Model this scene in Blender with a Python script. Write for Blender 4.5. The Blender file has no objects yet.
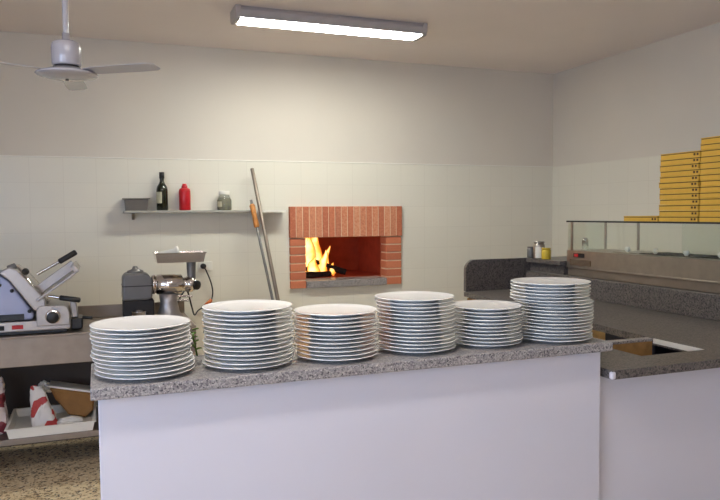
import bpy, bmesh, math, random
from mathutils import Vector, Matrix, Euler

random.seed(7)
C = bpy.context.scene.collection
PI = math.pi

# ------------------------------------------------------------------ helpers
def lin(c):
    c = c / 255.0
    return c / 12.92 if c <= 0.04045 else ((c + 0.055) / 1.055) ** 2.4

def rgb(r, g, b):
    return (lin(r), lin(g), lin(b), 1.0)

class N:
    """small node-tree helper"""
    def __init__(self, name):
        self.m = bpy.data.materials.new(name)
        self.m.use_nodes = True
        self.t = self.m.node_tree
        self.b = self.t.nodes['Principled BSDF']
        self.out = self.t.nodes['Material Output']
    def n(self, kind, **kw):
        x = self.t.nodes.new(kind)
        for k, v in kw.items():
            if k in x.inputs:
                x.inputs[k].default_value = v
            else:
                setattr(x, k, v)
        return x
    def l(self, a, b):
        self.t.links.new(a, b)
    def ramp(self, fac, stops, interp='LINEAR'):
        r = self.n('ShaderNodeValToRGB')
        r.color_ramp.interpolation = interp
        e = r.color_ramp.elements
        while len(e) > 1:
            e.remove(e[-1])
        e[0].position, e[0].color = stops[0]
        for p, c in stops[1:]:
            x = e.new(p); x.color = c
        self.l(fac, r.inputs['Fac'])
        return r.outputs['Color']
    def coord(self, kind='Object'):
        return self.n('ShaderNodeTexCoord').outputs[kind]

def mat(name, col, rough=0.5, metal=0.0, var=0.06, scale=9.0, spec=0.5, bump=0.0, coat=0.0):
    k = N(name)
    co = k.coord()
    nz = k.n('ShaderNodeTexNoise', Scale=scale, Detail=3.0)
    k.l(co, nz.inputs['Vector'])
    a = tuple(max(0, x * (1 - var)) for x in col[:3]) + (1,)
    b = tuple(min(1, x * (1 + var)) for x in col[:3]) + (1,)
    k.l(k.ramp(nz.outputs['Fac'], [(0.3, a), (0.7, b)]), k.b.inputs['Base Color'])
    k.b.inputs['Roughness'].default_value = rough
    k.b.inputs['Metallic'].default_value = metal
    k.b.inputs['Specular IOR Level'].default_value = spec
    k.b.inputs['Coat Weight'].default_value = coat
    if bump:
        bp = k.n('ShaderNodeBump', Strength=bump, Distance=0.01)
        k.l(nz.outputs['Fac'], bp.inputs['Height'])
        k.l(bp.outputs['Normal'], k.b.inputs['Normal'])
    return k.m

def granite(name, stops, scale=170.0, rough=0.35):
    k = N(name)
    co = k.coord()
    v = k.n('ShaderNodeTexVoronoi', Scale=scale)
    k.l(co, v.inputs['Vector'])
    nz = k.n('ShaderNodeTexNoise', Scale=scale * 0.45, Detail=4.0)
    k.l(co, nz.inputs['Vector'])
    sep = k.n('ShaderNodeSeparateColor')
    k.l(v.outputs['Color'], sep.inputs['Color'])
    mx = k.n('ShaderNodeMath', operation='ADD')
    hf = k.n('ShaderNodeMath', operation='MULTIPLY'); hf.inputs[1].default_value = 0.6
    k.l(sep.outputs['Red'], hf.inputs[0])
    h2 = k.n('ShaderNodeMath', operation='MULTIPLY'); h2.inputs[1].default_value = 0.45
    k.l(nz.outputs['Fac'], h2.inputs[0])
    k.l(hf.outputs[0], mx.inputs[0]); k.l(h2.outputs[0], mx.inputs[1])
    k.l(k.ramp(mx.outputs[0], stops, 'CONSTANT'), k.b.inputs['Base Color'])
    k.b.inputs['Roughness'].default_value = rough
    return k.m

def emit(name, col, s):
    k = N(name)
    k.b.inputs['Base Color'].default_value = (0.8, 0.8, 0.8, 1)
    k.b.inputs['Emission Color'].default_value = col
    k.b.inputs['Emission Strength'].default_value = s
    return k.m

# mesh builders (all coordinates in world metres; obj() shifts to the parent's origin)
def BM():
    return bmesh.new()

def add_box(bm, x0, x1, y0, y1, z0, z1, bev=0.0, seg=2, mi=0):
    r = bmesh.ops.create_cube(bm, size=1.0)
    vs = r['verts']
    for v in vs:
        v.co = Vector(((x0 + x1) / 2 + v.co.x * (x1 - x0), (y0 + y1) / 2 + v.co.y * (y1 - y0), (z0 + z1) / 2 + v.co.z * (z1 - z0)))
    fs = set(f for v in vs for f in v.link_faces)
    if bev:
        es = list(set(e for v in vs for e in v.link_edges))
        rb = bmesh.ops.bevel(bm, geom=es, offset=bev, segments=seg, affect='EDGES', profile=0.5)
        fs = set(rb['faces']) | set(f for f in fs if f.is_valid)
    for f in fs:
        if f.is_valid:
            f.material_index = mi
    return fs

def add_lathe(bm, prof, centre=(0, 0, 0), axis=None, segs=32, mi=0, smooth=True):
    """prof: (radius, height) pairs; axis: direction of height (default z)"""
    c = Vector(centre)
    q = Vector((0, 0, 1)).rotation_difference(Vector(axis).normalized()) if axis is not None else None
    rings = []
    for r, h in prof:
        if r < 1e-6:
            p = Vector((0, 0, h))
            if q: p = q @ p
            rings.append([bm.verts.new(c + p)])
        else:
            ring = []
            for i in range(segs):
                a = 2 * PI * i / segs
                p = Vector((r * math.cos(a), r * math.sin(a), h))
                if q: p = q @ p
                ring.append(bm.verts.new(c + p))
            rings.append(ring)
    for a, b in zip(rings, rings[1:]):
        for i in range(segs):
            j = (i + 1) % segs
            if len(a) == 1 and len(b) == 1:
                continue
            if len(a) == 1:
                f = bm.faces.new((a[0], b[i], b[j]))
            elif len(b) == 1:
                f = bm.faces.new((a[i], b[0], a[j])[::-1] if False else (a[j], a[i], b[0]))
            else:
                f = bm.faces.new((a[j], a[i], b[i], b[j]))
            f.material_index = mi
            f.smooth = smooth
    for ring, first in ((rings[0], True), (rings[-1], False)):
        if len(ring) > 1:
            f = bm.faces.new(ring if first else ring[::-1]); f.material_index = mi
    bmesh.ops.recalc_face_normals(bm, faces=bm.faces[:])

def add_cyl(bm, p0, p1, r0, r1=None, segs=20, mi=0, bev=0.0):
    r1 = r0 if r1 is None else r1
    p0 = Vector(p0); p1 = Vector(p1)
    L = (p1 - p0).length
    if bev:
        prof = [(0, 0), (r0 - bev, 0), (r0, bev), (r1, L - bev), (r1 - bev, L), (0, L)]
    else:
        prof = [(0, 0), (r0, 0), (r0, 1e-5), (r1, L - 1e-5), (r1, L), (0, L)]
    add_lathe(bm, prof, p0, p1 - p0, segs, mi)

def add_tube(bm, pts, r, segs=10, mi=0):
    pts = [Vector(p) for p in pts]
    rings = []
    for i, p in enumerate(pts):
        d = (pts[min(i + 1, len(pts) - 1)] - pts[max(i - 1, 0)]).normalized()
        up = Vector((0, 1, 0)) if abs(d.y) < 0.9 else Vector((1, 0, 0))
        a = d.cross(up).normalized(); b = d.cross(a)
        rings.append([bm.verts.new(p + a * (r * math.cos(2 * PI * k / segs)) + b * (r * math.sin(2 * PI * k / segs))) for k in range(segs)])
    for A, B in zip(rings, rings[1:]):
        for k in range(segs):
            j = (k + 1) % segs
            f = bm.faces.new((A[k], A[j], B[j], B[k])); f.smooth = True; f.material_index = mi
    bm.faces.new(rings[0][::-1]).material_index = mi
    bm.faces.new(rings[-1]).material_index = mi
    bmesh.ops.recalc_face_normals(bm, faces=bm.faces[:])

def spline(ps, n=10):
    """Catmull-Rom through the points"""
    ps = [Vector(p) for p in ps]
    q = [ps[0] * 2 - ps[1]] + ps + [ps[-1] * 2 - ps[-2]]
    out = []
    for i in range(1, len(q) - 2):
        for k in range(n):
            t = k / n
            a, b, c, d = q[i - 1], q[i], q[i + 1], q[i + 2]
            out.append(0.5 * ((2 * b) + (c - a) * t + (2 * a - 5 * b + 4 * c - d) * t * t + (-a + 3 * b - 3 * c + d) * t ** 3))
    out.append(ps[-1])
    return out

def add_prism(bm, poly, axis, a0, a1, bev=0.0, mi=0):
    """poly of 2-D points extruded along axis ('x','y','z') from a0 to a1"""
    def P(u, v, a):
        return {'y': (u, a, v), 'x': (a, u, v), 'z': (u, v, a)}[axis]
    lo = [bm.verts.new(P(u, v, a0)) for u, v in poly]
    hi = [bm.verts.new(P(u, v, a1)) for u, v in poly]
    fs = [bm.faces.new(lo), bm.faces.new(hi[::-1])]
    n = len(poly)
    for i in range(n):
        j = (i + 1) % n
        fs.append(bm.faces.new((lo[i], hi[i], hi[j], lo[j])))
    bmesh.ops.recalc_face_normals(bm, faces=fs)
    if bev:
        es = list(set(e for f in fs for e in f.edges))
        rb = bmesh.ops.bevel(bm, geom=es, offset=bev, segments=2, affect='EDGES', profile=0.5)
        fs = rb['faces'] + [f for f in fs if f.is_valid]
    for f in fs:
        if f.is_valid: f.material_index = mi

def add_cells(bm, xs, ys, occ, z0, z1, mi=0):
    """slab made of the grid cells for which occ(i, j) holds, without inner faces"""
    vt = {}
    def V(i, j, k):
        key = (i, j, k)
        if key not in vt:
            vt[key] = bm.verts.new((xs[i], ys[j], (z0, z1)[k]))
        return vt[key]
    nx, ny = len(xs) - 1, len(ys) - 1
    O = lambda i, j: 0 <= i < nx and 0 <= j < ny and occ(i, j)
    for i in range(nx):
        for j in range(ny):
            if not O(i, j): continue
            fs = [(V(i, j, 1), V(i + 1, j, 1), V(i + 1, j + 1, 1), V(i, j + 1, 1)),
                  (V(i, j, 0), V(i, j + 1, 0), V(i + 1, j + 1, 0), V(i + 1, j, 0))]
            if not O(i - 1, j): fs.append((V(i, j, 0), V(i, j, 1), V(i, j + 1, 1), V(i, j + 1, 0)))
            if not O(i + 1, j): fs.append((V(i + 1, j, 0), V(i + 1, j + 1, 0), V(i + 1, j + 1, 1), V(i + 1, j, 1)))
            if not O(i, j - 1): fs.append((V(i, j, 0), V(i + 1, j, 0), V(i + 1, j, 1), V(i, j, 1)))
            if not O(i, j + 1): fs.append((V(i, j + 1, 0), V(i, j + 1, 1), V(i + 1, j + 1, 1), V(i + 1, j + 1, 0)))
            for f in fs:
                bm.faces.new(f).material_index = mi

def wpos(o):
    p = Vector((0, 0, 0))
    while o:
        p += o.location; o = o.parent
    return p

def obj(name, bm, mats, parent=None, origin=None, label=None):
    """bm in world coordinates becomes ONE mesh object"""
    me = bpy.data.meshes.new(name)
    o = bpy.data.objects.new(name, me)
    C.objects.link(o)
    if parent:
        o.parent = parent
        off = wpos(parent)
    else:
        off = Vector(origin) if origin is not None else Vector((0, 0, 0))
        o.location = off
    bmesh.ops.translate(bm, verts=bm.verts[:], vec=-off)
    bm.to_mesh(me); bm.free()
    for m in (mats if isinstance(mats, (list, tuple)) else [mats]):
        me.materials.append(m)
    if label: o['label'] = label
    return o

def thing(name, label, cat, loc=(0, 0, 0), group=None):
    o = bpy.data.objects.new(name, None)
    o.empty_display_size = 0.05
    C.objects.link(o); o.location = loc
    return tag(o, label, cat, group)

def tag(o, label, cat, group=None):
    o['label'] = label; o['category'] = cat
    if group: o['group'] = group
    return o

def struct(name, bm, m, label=None):
    o = obj(name, bm, m); o['kind'] = 'structure'
    if label: o['label'] = label
    return o

def box_obj(name, b, m, parent, bev=0.0, label=None):
    bm = BM(); add_box(bm, *b, bev=bev); return obj(name, bm, m, parent, label=label)

def cyl_obj(name, p0, p1, r, m, parent, r1=None, bev=0.0, segs=24, label=None):
    bm = BM(); add_cyl(bm, p0, p1, r, r1, segs, 0, bev); return obj(name, bm, m, parent, label=label)

# ------------------------------------------------------------------ camera
EYE = 1.55
F_PX, YAW, ROLL = 690.0, math.radians(20.8), 0.0077
PIT = math.atan(36.0 / F_PX)
Fv = Vector((math.sin(YAW) * math.cos(PIT), math.cos(YAW) * math.cos(PIT), -math.sin(PIT)))
R0 = Vector((math.cos(YAW), -math.sin(YAW), 0)); U0 = R0.cross(Fv)
Rv = R0 * math.cos(ROLL) - U0 * math.sin(ROLL)
Uv = U0 * math.cos(ROLL) + R0 * math.sin(ROLL)
cam = bpy.data.cameras.new('camera')
cam.sensor_width = 36.0; cam.sensor_fit = 'HORIZONTAL'; cam.lens = F_PX / 720 * 36.0
cam.clip_start = 0.05
co = bpy.data.objects.new('camera', cam); C.objects.link(co)
co.matrix_world = Matrix(((Rv.x, Uv.x, -Fv.x, 0), (Rv.y, Uv.y, -Fv.y, 0), (Rv.z, Uv.z, -Fv.z, EYE), (0, 0, 0, 1)))
bpy.context.scene.camera = co

# ------------------------------------------------------------------ materials
M = {}
M['paint'] = mat('wall_paint', rgb(216, 208, 196), 0.8, var=0.02, scale=1.5)
M['ceiling'] = mat('ceiling_paint', rgb(236, 226, 222), 0.85, var=0.02, scale=1.5)

def tile_mat(name, swap):
    k = N(name)
    sp = k.n('ShaderNodeSeparateXYZ'); k.l(k.coord(), sp.inputs[0])
    cb = k.n('ShaderNodeCombineXYZ')
    k.l(sp.outputs['Y' if swap else 'X'], cb.inputs['X']); k.l(sp.outputs['Z'], cb.inputs['Y'])
    br = k.n('ShaderNodeTexBrick', Scale=1.0)
    br.offset = 0.0
    br.inputs['Brick Width'].default_value = 0.25
    br.inputs['Row Height'].default_value = 0.2025
    br.inputs['Mortar Size'].default_value = 0.0016
    br.inputs['Mortar Smooth'].default_value = 0.3
    br.inputs['Color1'].default_value = rgb(226, 221, 207)
    br.inputs['Color2'].default_value = rgb(224, 219, 205)
    br.inputs['Mortar'].default_value = rgb(214, 208, 194)
    k.l(cb.outputs[0], br.inputs['Vector'])
    k.l(br.outputs['Color'], k.b.inputs['Base Color'])
    k.b.inputs['Roughness'].default_value = 0.32
    bp = k.n('ShaderNodeBump', Strength=0.06, Distance=0.001)
    bp.invert = True
    k.l(br.outputs['Fac'], bp.inputs['Height']); k.l(bp.outputs['Normal'], k.b.inputs['Normal'])
    return k.m
M['tile_b'] = tile_mat('cream_wall_tile', False)
M['tile_r'] = tile_mat('cream_side_wall_tile', True)

def terrazzo():
    k = N('terrazzo')
    co_ = k.coord()
    v = k.n('ShaderNodeTexVoronoi', Scale=62.0); k.l(co_, v.inputs['Vector'])
    nz = k.n('ShaderNodeTexNoise', Scale=70.0, Detail=2.0); k.l(co_, nz.inputs['Vector'])
    sep = k.n('ShaderNodeSeparateColor'); k.l(v.outputs['Color'], sep.inputs['Color'])
    c1 = k.ramp(sep.outputs['Red'], [(0.0, rgb(74, 56, 38)), (0.16, rgb(150, 120, 82)), (0.32, rgb(226, 206, 170)), (0.7, rgb(210, 184, 144)), (0.9, rgb(238, 224, 196))], 'CONSTANT')
    mx = k.n('ShaderNodeMix', data_type='RGBA')
    m2 = k.ramp(nz.outputs['Fac'], [(0.42, (1, 1, 1, 1)), (0.5, (0, 0, 0, 1))])
    k.l(m2, mx.inputs['Factor'])
    k.l(c1, mx.inputs['A']); mx.inputs['B'].default_value = rgb(220, 198, 160)
    k.l(mx.outputs['Result'], k.b.inputs['Base Color'])
    k.b.inputs['Roughness'].default_value = 0.35
    return k.m
M['floor'] = terrazzo()

M['granite'] = granite('speckled_grey_granite', [(0.0, rgb(70, 66, 70)), (0.26, rgb(118, 112, 114)), (0.4, rgb(150, 145, 142)), (0.58, rgb(174, 168, 162)), (0.72, rgb(140, 133, 134)), (0.84, rgb(206, 200, 195))], 210.0, 0.3)
M['granite_dark'] = granite('dark_grey_granite', [(0.0, rgb(44, 41, 41)), (0.26, rgb(74, 69, 67)), (0.42, rgb(96, 89, 86)), (0.6, rgb(112, 104, 98)), (0.78, rgb(84, 78, 76)), (0.9, rgb(132, 124, 117))], 150.0, 0.35)
M['white'] = mat('white_laminate', rgb(212, 209, 217), 0.55, var=0.015, scale=2.0)
M['ceramic'] = mat('white_ceramic', rgb(246, 244, 239), 0.2, var=0.01, scale=6.0, coat=0.3)
M['steel'] = mat('brushed_steel', rgb(176, 168, 160), 0.34, 1.0, var=0.08, scale=14.0)
M['steel_dull'] = mat('dull_steel', rgb(150, 138, 126), 0.5, 0.85, var=0.1, scale=10.0)
M['chrome'] = mat('polished_steel', rgb(205, 200, 196), 0.14, 1.0, var=0.05, scale=10.0)
M['alu'] = mat('cast_aluminium', rgb(168, 162, 158), 0.38, 0.7, var=0.05, scale=18.0)
M['alu_blue'] = mat('blue_grey_enamel', rgb(142, 146, 170), 0.32, 0.25, var=0.04, scale=8.0)
M['grey'] = mat('grey_enamel', rgb(112, 110, 108), 0.4, 0.3, var=0.06, scale=10.0)
M['black'] = mat('black_plastic', rgb(22, 21, 22), 0.4, var=0.15)
M['dark'] = mat('dark_rubber', rgb(38, 34, 33), 0.7, var=0.1)
M['wood'] = mat('pale_plywood', rgb(186, 156, 104), 0.55, var=0.15, scale=25.0)
M['wood_dark'] = mat('brown_wood', rgb(160, 122, 74), 0.6, var=0.18, scale=25.0)
M['navy'] = mat('plain_navy', rgb(28, 34, 62), 0.5, var=0.1)
M['card'] = mat('mustard_cardboard', rgb(214, 168, 62), 0.75, var=0.06, scale=14.0)
M['card_lid'] = mat('yellow_cardboard_lid', rgb(220, 176, 70), 0.75, var=0.05, scale=14.0)
M['print'] = mat('dark_brown_print', rgb(84, 58, 26), 0.8, var=0.1)
M['fan'] = mat('pale_grey_enamel', rgb(178, 174, 178), 0.22, var=0.02, coat=0.4)
M['fixture'] = mat('grey_fixture_plastic', rgb(176, 168, 166), 0.5, var=0.03)
M['tube'] = emit('lit_diffuser', (0.98, 1.0, 0.91, 1), 54.0)
M['plastic_white'] = mat('white_plastic', rgb(228, 224, 214), 0.45, var=0.02)
M['red'] = mat('red_lacquer', rgb(196, 30, 40), 0.3, var=0.08)
M['red_print'] = mat('red_print', rgb(180, 40, 44), 0.6, var=0.1)
M['orange'] = mat('orange_plastic', rgb(214, 110, 52), 0.5, var=0.08)
M['yellow'] = mat('yellow_plastic', rgb(206, 176, 50), 0.45, var=0.05)
M['label'] = mat('paper_label', rgb(196, 190, 160), 0.7, var=0.1, scale=30.0)
M['leaf'] = mat('green_leaf', rgb(92, 128, 42), 0.5, var=0.25, scale=40.0)
M['brick_red'] = None

def bottle_glass():
    k = N('dark_green_glass')
    k.b.inputs['Base Color'].default_value = rgb(26, 29, 14)
    k.b.inputs['Roughness'].default_value = 0.08
    k.b.inputs['Coat Weight'].default_value = 0.5
    return k.m
M['bottle'] = bottle_glass()

def pane():
    k = N('clear_glass_pane')
    tr = k.n('ShaderNodeBsdfTransparent'); tr.inputs['Color'].default_value = (0.955, 0.975, 0.96, 1)
    gl = k.n('ShaderNodeBsdfGlossy', Roughness=0.03); gl.inputs['Color'].default_value = (0.92, 1.0, 0.96, 1)
    lw = k.n('ShaderNodeLayerWeight', Blend=0.5)
    pw_ = k.n('ShaderNodeMath', operation='POWER'); pw_.inputs[1].default_value = 5.0
    k.l(lw.outputs['Facing'], pw_.inputs[0])
    fr = k.n('ShaderNodeMath', operation='MULTIPLY_ADD'); fr.inputs[1].default_value = 0.9; fr.inputs[2].default_value = 0.04
    k.l(pw_.outputs[0], fr.inputs[0])
    mx = k.n('ShaderNodeMixShader')
    k.l(fr.outputs[0], mx.inputs[0]); k.l(tr.outputs[0], mx.inputs[1]); k.l(gl.outputs[0], mx.inputs[2])
    k.l(mx.outputs[0], k.out.inputs['Surface'])
    return k.m
M['pane'] = pane()

def jar_glass():
    k = N('jar_glass')
    k.b.inputs['Base Color'].default_value = (0.85, 0.88, 0.82, 1)
    k.b.inputs['Roughness'].default_value = 0.05
    k.b.inputs['Transmission Weight'].default_value = 0.85
    k.b.inputs['IOR'].default_value = 1.2
    return k.m
M['jar'] = jar_glass()

def brick(name, vertical):
    """per-brick colour picked by island"""
    k = N(name)
    g = k.n('ShaderNodeNewGeometry')
    nz = k.n('ShaderNodeTexNoise', Scale=60.0, Detail=3.0); k.l(k.coord(), nz.inputs['Vector'])
    ad = k.n('ShaderNodeMath', operation='MULTIPLY_ADD'); ad.inputs[1].default_value = 0.35
    k.l(nz.outputs['Fac'], ad.inputs[0])
    s = k.n('ShaderNodeMath', operation='MULTIPLY'); s.inputs[1].default_value = 0.75
    k.l(g.outputs['Random Per Island'], s.inputs[0]); k.l(s.outputs[0], ad.inputs[2])
    if vertical:
        st = [(0.1, rgb(158, 88, 64)), (0.4, rgb(208, 140, 106)), (0.6, rgb(176, 98, 70)), (0.75, rgb(196, 118, 84)), (0.95, rgb(216, 160, 126))]
    else:
        st = [(0.1, rgb(178, 100, 72)), (0.5, rgb(196, 114, 80)), (0.95, rgb(210, 130, 94))]
    k.l(k.ramp(ad.outputs[0], st), k.b.inputs['Base Color'])
    k.b.inputs['Roughness'].default_value = 0.8
    return k.m
M['brick_v'] = brick('soldier_brick', True)
M['brick_h'] = brick('jamb_brick', False)
M['mortar'] = mat('pale_mortar', rgb(218, 190, 160), 0.9, var=0.06, scale=40.0)
M['fire_clay'] = mat('red_fire_clay', rgb(176, 78, 50), 0.85, var=0.15, scale=10.0)
M['bark'] = mat('charred_wood', rgb(46, 30, 22), 0.9, var=0.4, scale=30.0, bump=0.6)

def ember_mat():
    k = N('glowing_embers')
    v = k.n('ShaderNodeTexNoise', Scale=38.0, Detail=3.0); k.l(k.coord(), v.inputs['Vector'])
    col = k.ramp(v.outputs['Fac'], [(0.42, (0.02, 0.006, 0.004, 1)), (0.55, (0.9, 0.10, 0.01, 1)), (0.68, (1.0, 0.42, 0.06, 1))])
    k.l(col, k.b.inputs['Emission Color'])
    k.b.inputs['Emission Strength'].default_value = 2.0
    k.b.inputs['Base Color'].default_value = (0.03, 0.02, 0.02, 1)
    return k.m
M['ember'] = ember_mat()

def flame_mat():
    k = N('flame')
    sp = k.n('ShaderNodeSeparateXYZ'); k.l(k.coord('Generated'), sp.inputs[0])
    nz = k.n('ShaderNodeTexNoise', Scale=9.0, Detail=2.0); k.l(k.coord(), nz.inputs['Vector'])
    lw = k.n('ShaderNodeLayerWeight', Blend=0.45)
    m1 = k.n('ShaderNodeMath', operation='MULTIPLY_ADD'); m1.inputs[1].default_value = 0.8
    k.l(lw.outputs['Facing'], m1.inputs[0])
    m2 = k.n('ShaderNodeMath', operation='MULTIPLY_ADD'); m2.inputs[1].default_value = 0.5; m2.inputs[2].default_value = -0.12
    k.l(nz.outputs['Fac'], m2.inputs[0]); k.l(m2.outputs[0], m1.inputs[2])
    col = k.ramp(m1.outputs[0], [(0.10, (1.0, 0.82, 0.40, 1)), (0.27, (1.0, 0.50, 0.08, 1)), (0.45, (0.9, 0.22, 0.02, 1)), (0.9, (0.6, 0.06, 0.01, 1))])
    em = k.n('ShaderNodeEmission', Strength=1.8); k.l(col, em.inputs['Color'])
    tr = k.n('ShaderNodeBsdfTransparent')
    fa = k.ramp(lw.outputs['Facing'], [(0.3, (0, 0, 0, 1)), (0.9, (0.95, 0.95, 0.95, 1))])
    mx = k.n('ShaderNodeMixShader')
    k.l(fa, mx.inputs[0]); k.l(em.outputs[0], mx.inputs[1]); k.l(tr.outputs[0], mx.inputs[2])
    k.l(mx.outputs[0], k.out.inputs['Surface'])
    return k.m
M['flame'] = flame_mat()

def bag_mat(name, base, col, thr):
    k = N(name)
    nz = k.n('ShaderNodeTexNoise', Scale=13.0, Detail=1.5); k.l(k.coord(), nz.inputs['Vector'])
    k.l(k.ramp(nz.outputs['Fac'], [(0.0, base), (thr, base), (thr + 0.02, col)], 'LINEAR'), k.b.inputs['Base Color'])
    k.b.inputs['Roughness'].default_value = 0.55
    return k.m
M['bag_red'] = bag_mat('white_bag_with_red_print', rgb(222, 214, 206), rgb(176, 52, 48), 0.53)
M['bag_dark'] = bag_mat('printed_bag', rgb(206, 190, 184), rgb(116, 36, 44), 0.50)
M['kraft'] = mat('brown_kraft_paper', rgb(146, 104, 56), 0.8, var=0.12, scale=12.0)

# ------------------------------------------------------------------ room shell
XL, XR, YF, YB, ZC = -2.6, 4.5, -3.6, 6.11, 3.0
bm = BM(); add_box(bm, XL - .2, XR + .2, YF - .2, YB + .2, -0.1, 0.0); struct('floor', bm, M['floor'], 'beige speckled terrazzo floor')
bm = BM(); add_box(bm, XL - .2, XR + .2, YF - .2, YB + .2, ZC, ZC + .12); struct('ceiling', bm, M['ceiling'], 'plain pale ceiling')
# back wall: paint wall with the oven opening, tiles stand 8 mm proud up to 2.02 m
OX0, OX1, OZ0, OZ1 = 1.64, 2.73, 0.875, 1.60
xs, zs = [XL, OX0, OX1, XR + .2], [0.0, OZ0, OZ1, ZC]
bm = BM()
for i in range(3):
    for j in range(3):
        if (i, j) != (1, 1):
            add_box(bm, xs[i], xs[i + 1], YB + .008, YB + .2, zs[j], zs[j + 1])
struct('wall_back', bm, M['paint'], 'off-white painted back wall above the tiles')
bm = BM()
xs, zs = [XL, OX0, OX1, XR], [0.0, OZ0, OZ1, 2.025]
for i in range(3):
    for j in range(3):
        if (i, j) != (1, 1):
            add_box(bm, xs[i], xs[i + 1], YB, YB + .008, zs[j], zs[j + 1])
struct('wall_back_tiles', bm, M['tile_b'], 'cream wall tiles on the lower back wall')
bm = BM(); add_box(bm, XL, XR, YB - .004, YB + .008, 2.025, 2.035, bev=.002); struct('trim_1', bm, M['plastic_white'], 'pale strip along the top of the tiles')
bm = BM(); add_box(bm, XR + .008, XR + .2, YF - .2, YB + .2, 0, ZC); struct('wall_right', bm, M['paint'], 'off-white painted right wall')
bm = BM(); add_box(bm, XR, XR + .008, 1.2, YB, 0, 2.03); struct('wall_right_tiles', bm, M['tile_r'], 'cream wall tiles on the right wall')
LY0, LY1, LZ0, LZ1 = -1.4, 1.5, 0.9, 2.4
bm = BM()
for b in ((YF - .2, LY0, 0, ZC), (LY1, YB + .2, 0, ZC), (LY0, LY1, 0, LZ0), (LY0, LY1, LZ1, ZC)):
    add_box(bm, XL - .2, XL, *b)
struct('wall_left', bm, M['paint'])
bm = BM()
for y in (LY0, (LY0 + LY1) / 2 - .03, LY1 - .06):
    add_box(bm, XL - .1, XL - .04, y, y + .06, LZ0, LZ1)
for z in (LZ0, LZ1 - .06):
    for a, b in ((LY0 + .06, (LY0 + LY1) / 2 - .03), ((LY0 + LY1) / 2 + .03, LY1 - .06)):
        add_box(bm, XL - .1, XL - .04, a, b, z, z + .06)
struct('window_2', bm, M['plastic_white'])
# shop-front wall behind the camera with a wide window
WX0, WX1, WZ0, WZ1 = -2.45, -1.2, 0.35, 2.5
bm = BM()
for b in ((XL, WX0, YF - .2, YF, 0, ZC), (WX1, XR, YF - .2, YF, 0, ZC), (WX0, WX1, YF - .2, YF, 0, WZ0), (WX0, WX1, YF - .2, YF, WZ1, ZC)):
    add_box(bm, *b)
struct('wall_front', bm, M['paint'])
bm = BM()
for x in (WX0, (WX0 + WX1) / 2 - .03, WX1 - .06):
    add_box(bm, x, x + .06, YF - .1, YF - .04, WZ0, WZ1)
for z in (WZ0, WZ1 - .06):
    add_box(bm, WX0 + .06, WX1 - .06, YF - .1, YF - .04, z, z + .06)
struct('window_1', bm, M['plastic_white'])

# ------------------------------------------------------------------ ceiling lights
def fluorescent(x0, x1, y0, y1, label, m):
    t = thing('ceiling_light', label, 'light', ((x0 + x1) / 2, (y0 + y1) / 2, ZC))
    bm = BM()
    add_prism(bm, [(y0 + .02, ZC - .001), (y1 - .02, ZC - .001), (y1, ZC - .03), (y1, ZC - .0845), (y0, ZC - .0845), (y0, ZC - .03)], 'x', x0 + .02, x1 - .02, bev=.003)
    obj('housing', bm, M['fixture'], t)
    bm = BM()
    ym = (y0 + y1) / 2; h = (y1 - y0) / 2 - .012
    sec = [(ym - h, ZC - .085), (ym - h * .97, ZC - .0885), (ym - h * .9, ZC - .090), (ym + h * .9, ZC - .090), (ym + h * .97, ZC - .0885), (ym + h, ZC - .085)]
    add_prism(bm, sec, 'x', x0 + .04, x1 - .04)
    obj('diffuser', bm, m, t, label='glowing white diffuser')
    for a, b in ((x0, x0 + .039), (x1 - .039, x1)):
        bm = BM(); add_prism(bm, [(y0 - .004, ZC - .002), (y1 + .004, ZC - .002), (y1 + .004, ZC - .06), (y1 - .02, ZC - .094), (y0 + .02, ZC - .094), (y0 - .004, ZC - .06)], 'x', a, b, bev=.004)
        obj('end_cap', bm, M['fixture'], t)
    return t
fluorescent(0.925, 2.392, 4.81, 5.015, 'lit fluorescent ceiling light in front of the back wall', M['tube'])
M['tube2'] = emit('lit_diffuser_over_bar', (1.0, 0.96, 0.93, 1), 38.0)
fluorescent(-.45, 1.05, 1.45, 1.645, 'fluorescent ceiling light above the front of the counter', M['tube2'])

# ------------------------------------------------------------------ ceiling fan
fx, fy = -0.118, 3.62
t = thing('ceiling_fan', 'grey ceiling fan with round motor housing hanging on a rod', 'fan', (fx, fy, 3.0))
cyl_obj('rod', (fx, fy, 2.37), (fx, fy, 2.985), .0135, M['fan'], t)
bm = BM(); add_lathe(bm, [(0, 0), (.03, 0), (.055, .03), (.06, .06), (0, .06)], (fx, fy, 2.94)); obj('ceiling_rose', bm, M['fan'], t)
bm = BM(); add_lathe(bm, [(0, 2.268), (.062, 2.268), (.066, 2.275), (.068, 2.35), (.064, 2.372), (.045, 2.384), (.018, 2.388), (.017, 2.42), (0, 2.42)], (fx, fy, 0), segs=48); obj('motor_housing', bm, M['fan'], t)
cyl_obj('gap_ring', (fx, fy, 2.255), (fx, fy, 2.2685), .056, M['dark'], t, label='dark gap under the motor')
bm = BM(); add_lathe(bm, [(0, 2.205), (.03, 2.206), (.10, 2.213), (.135, 2.221), (.142, 2.227), (.136, 2.233), (.10, 2.243), (.075, 2.255), (0, 2.256)], (fx, fy, 0), segs=48); disc = obj('lower_disc', bm, M['fan'], t)
cyl_obj('centre_screw', (fx, fy, 2.199), (fx, fy, 2.207), .008, M['dark'], disc)
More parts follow.
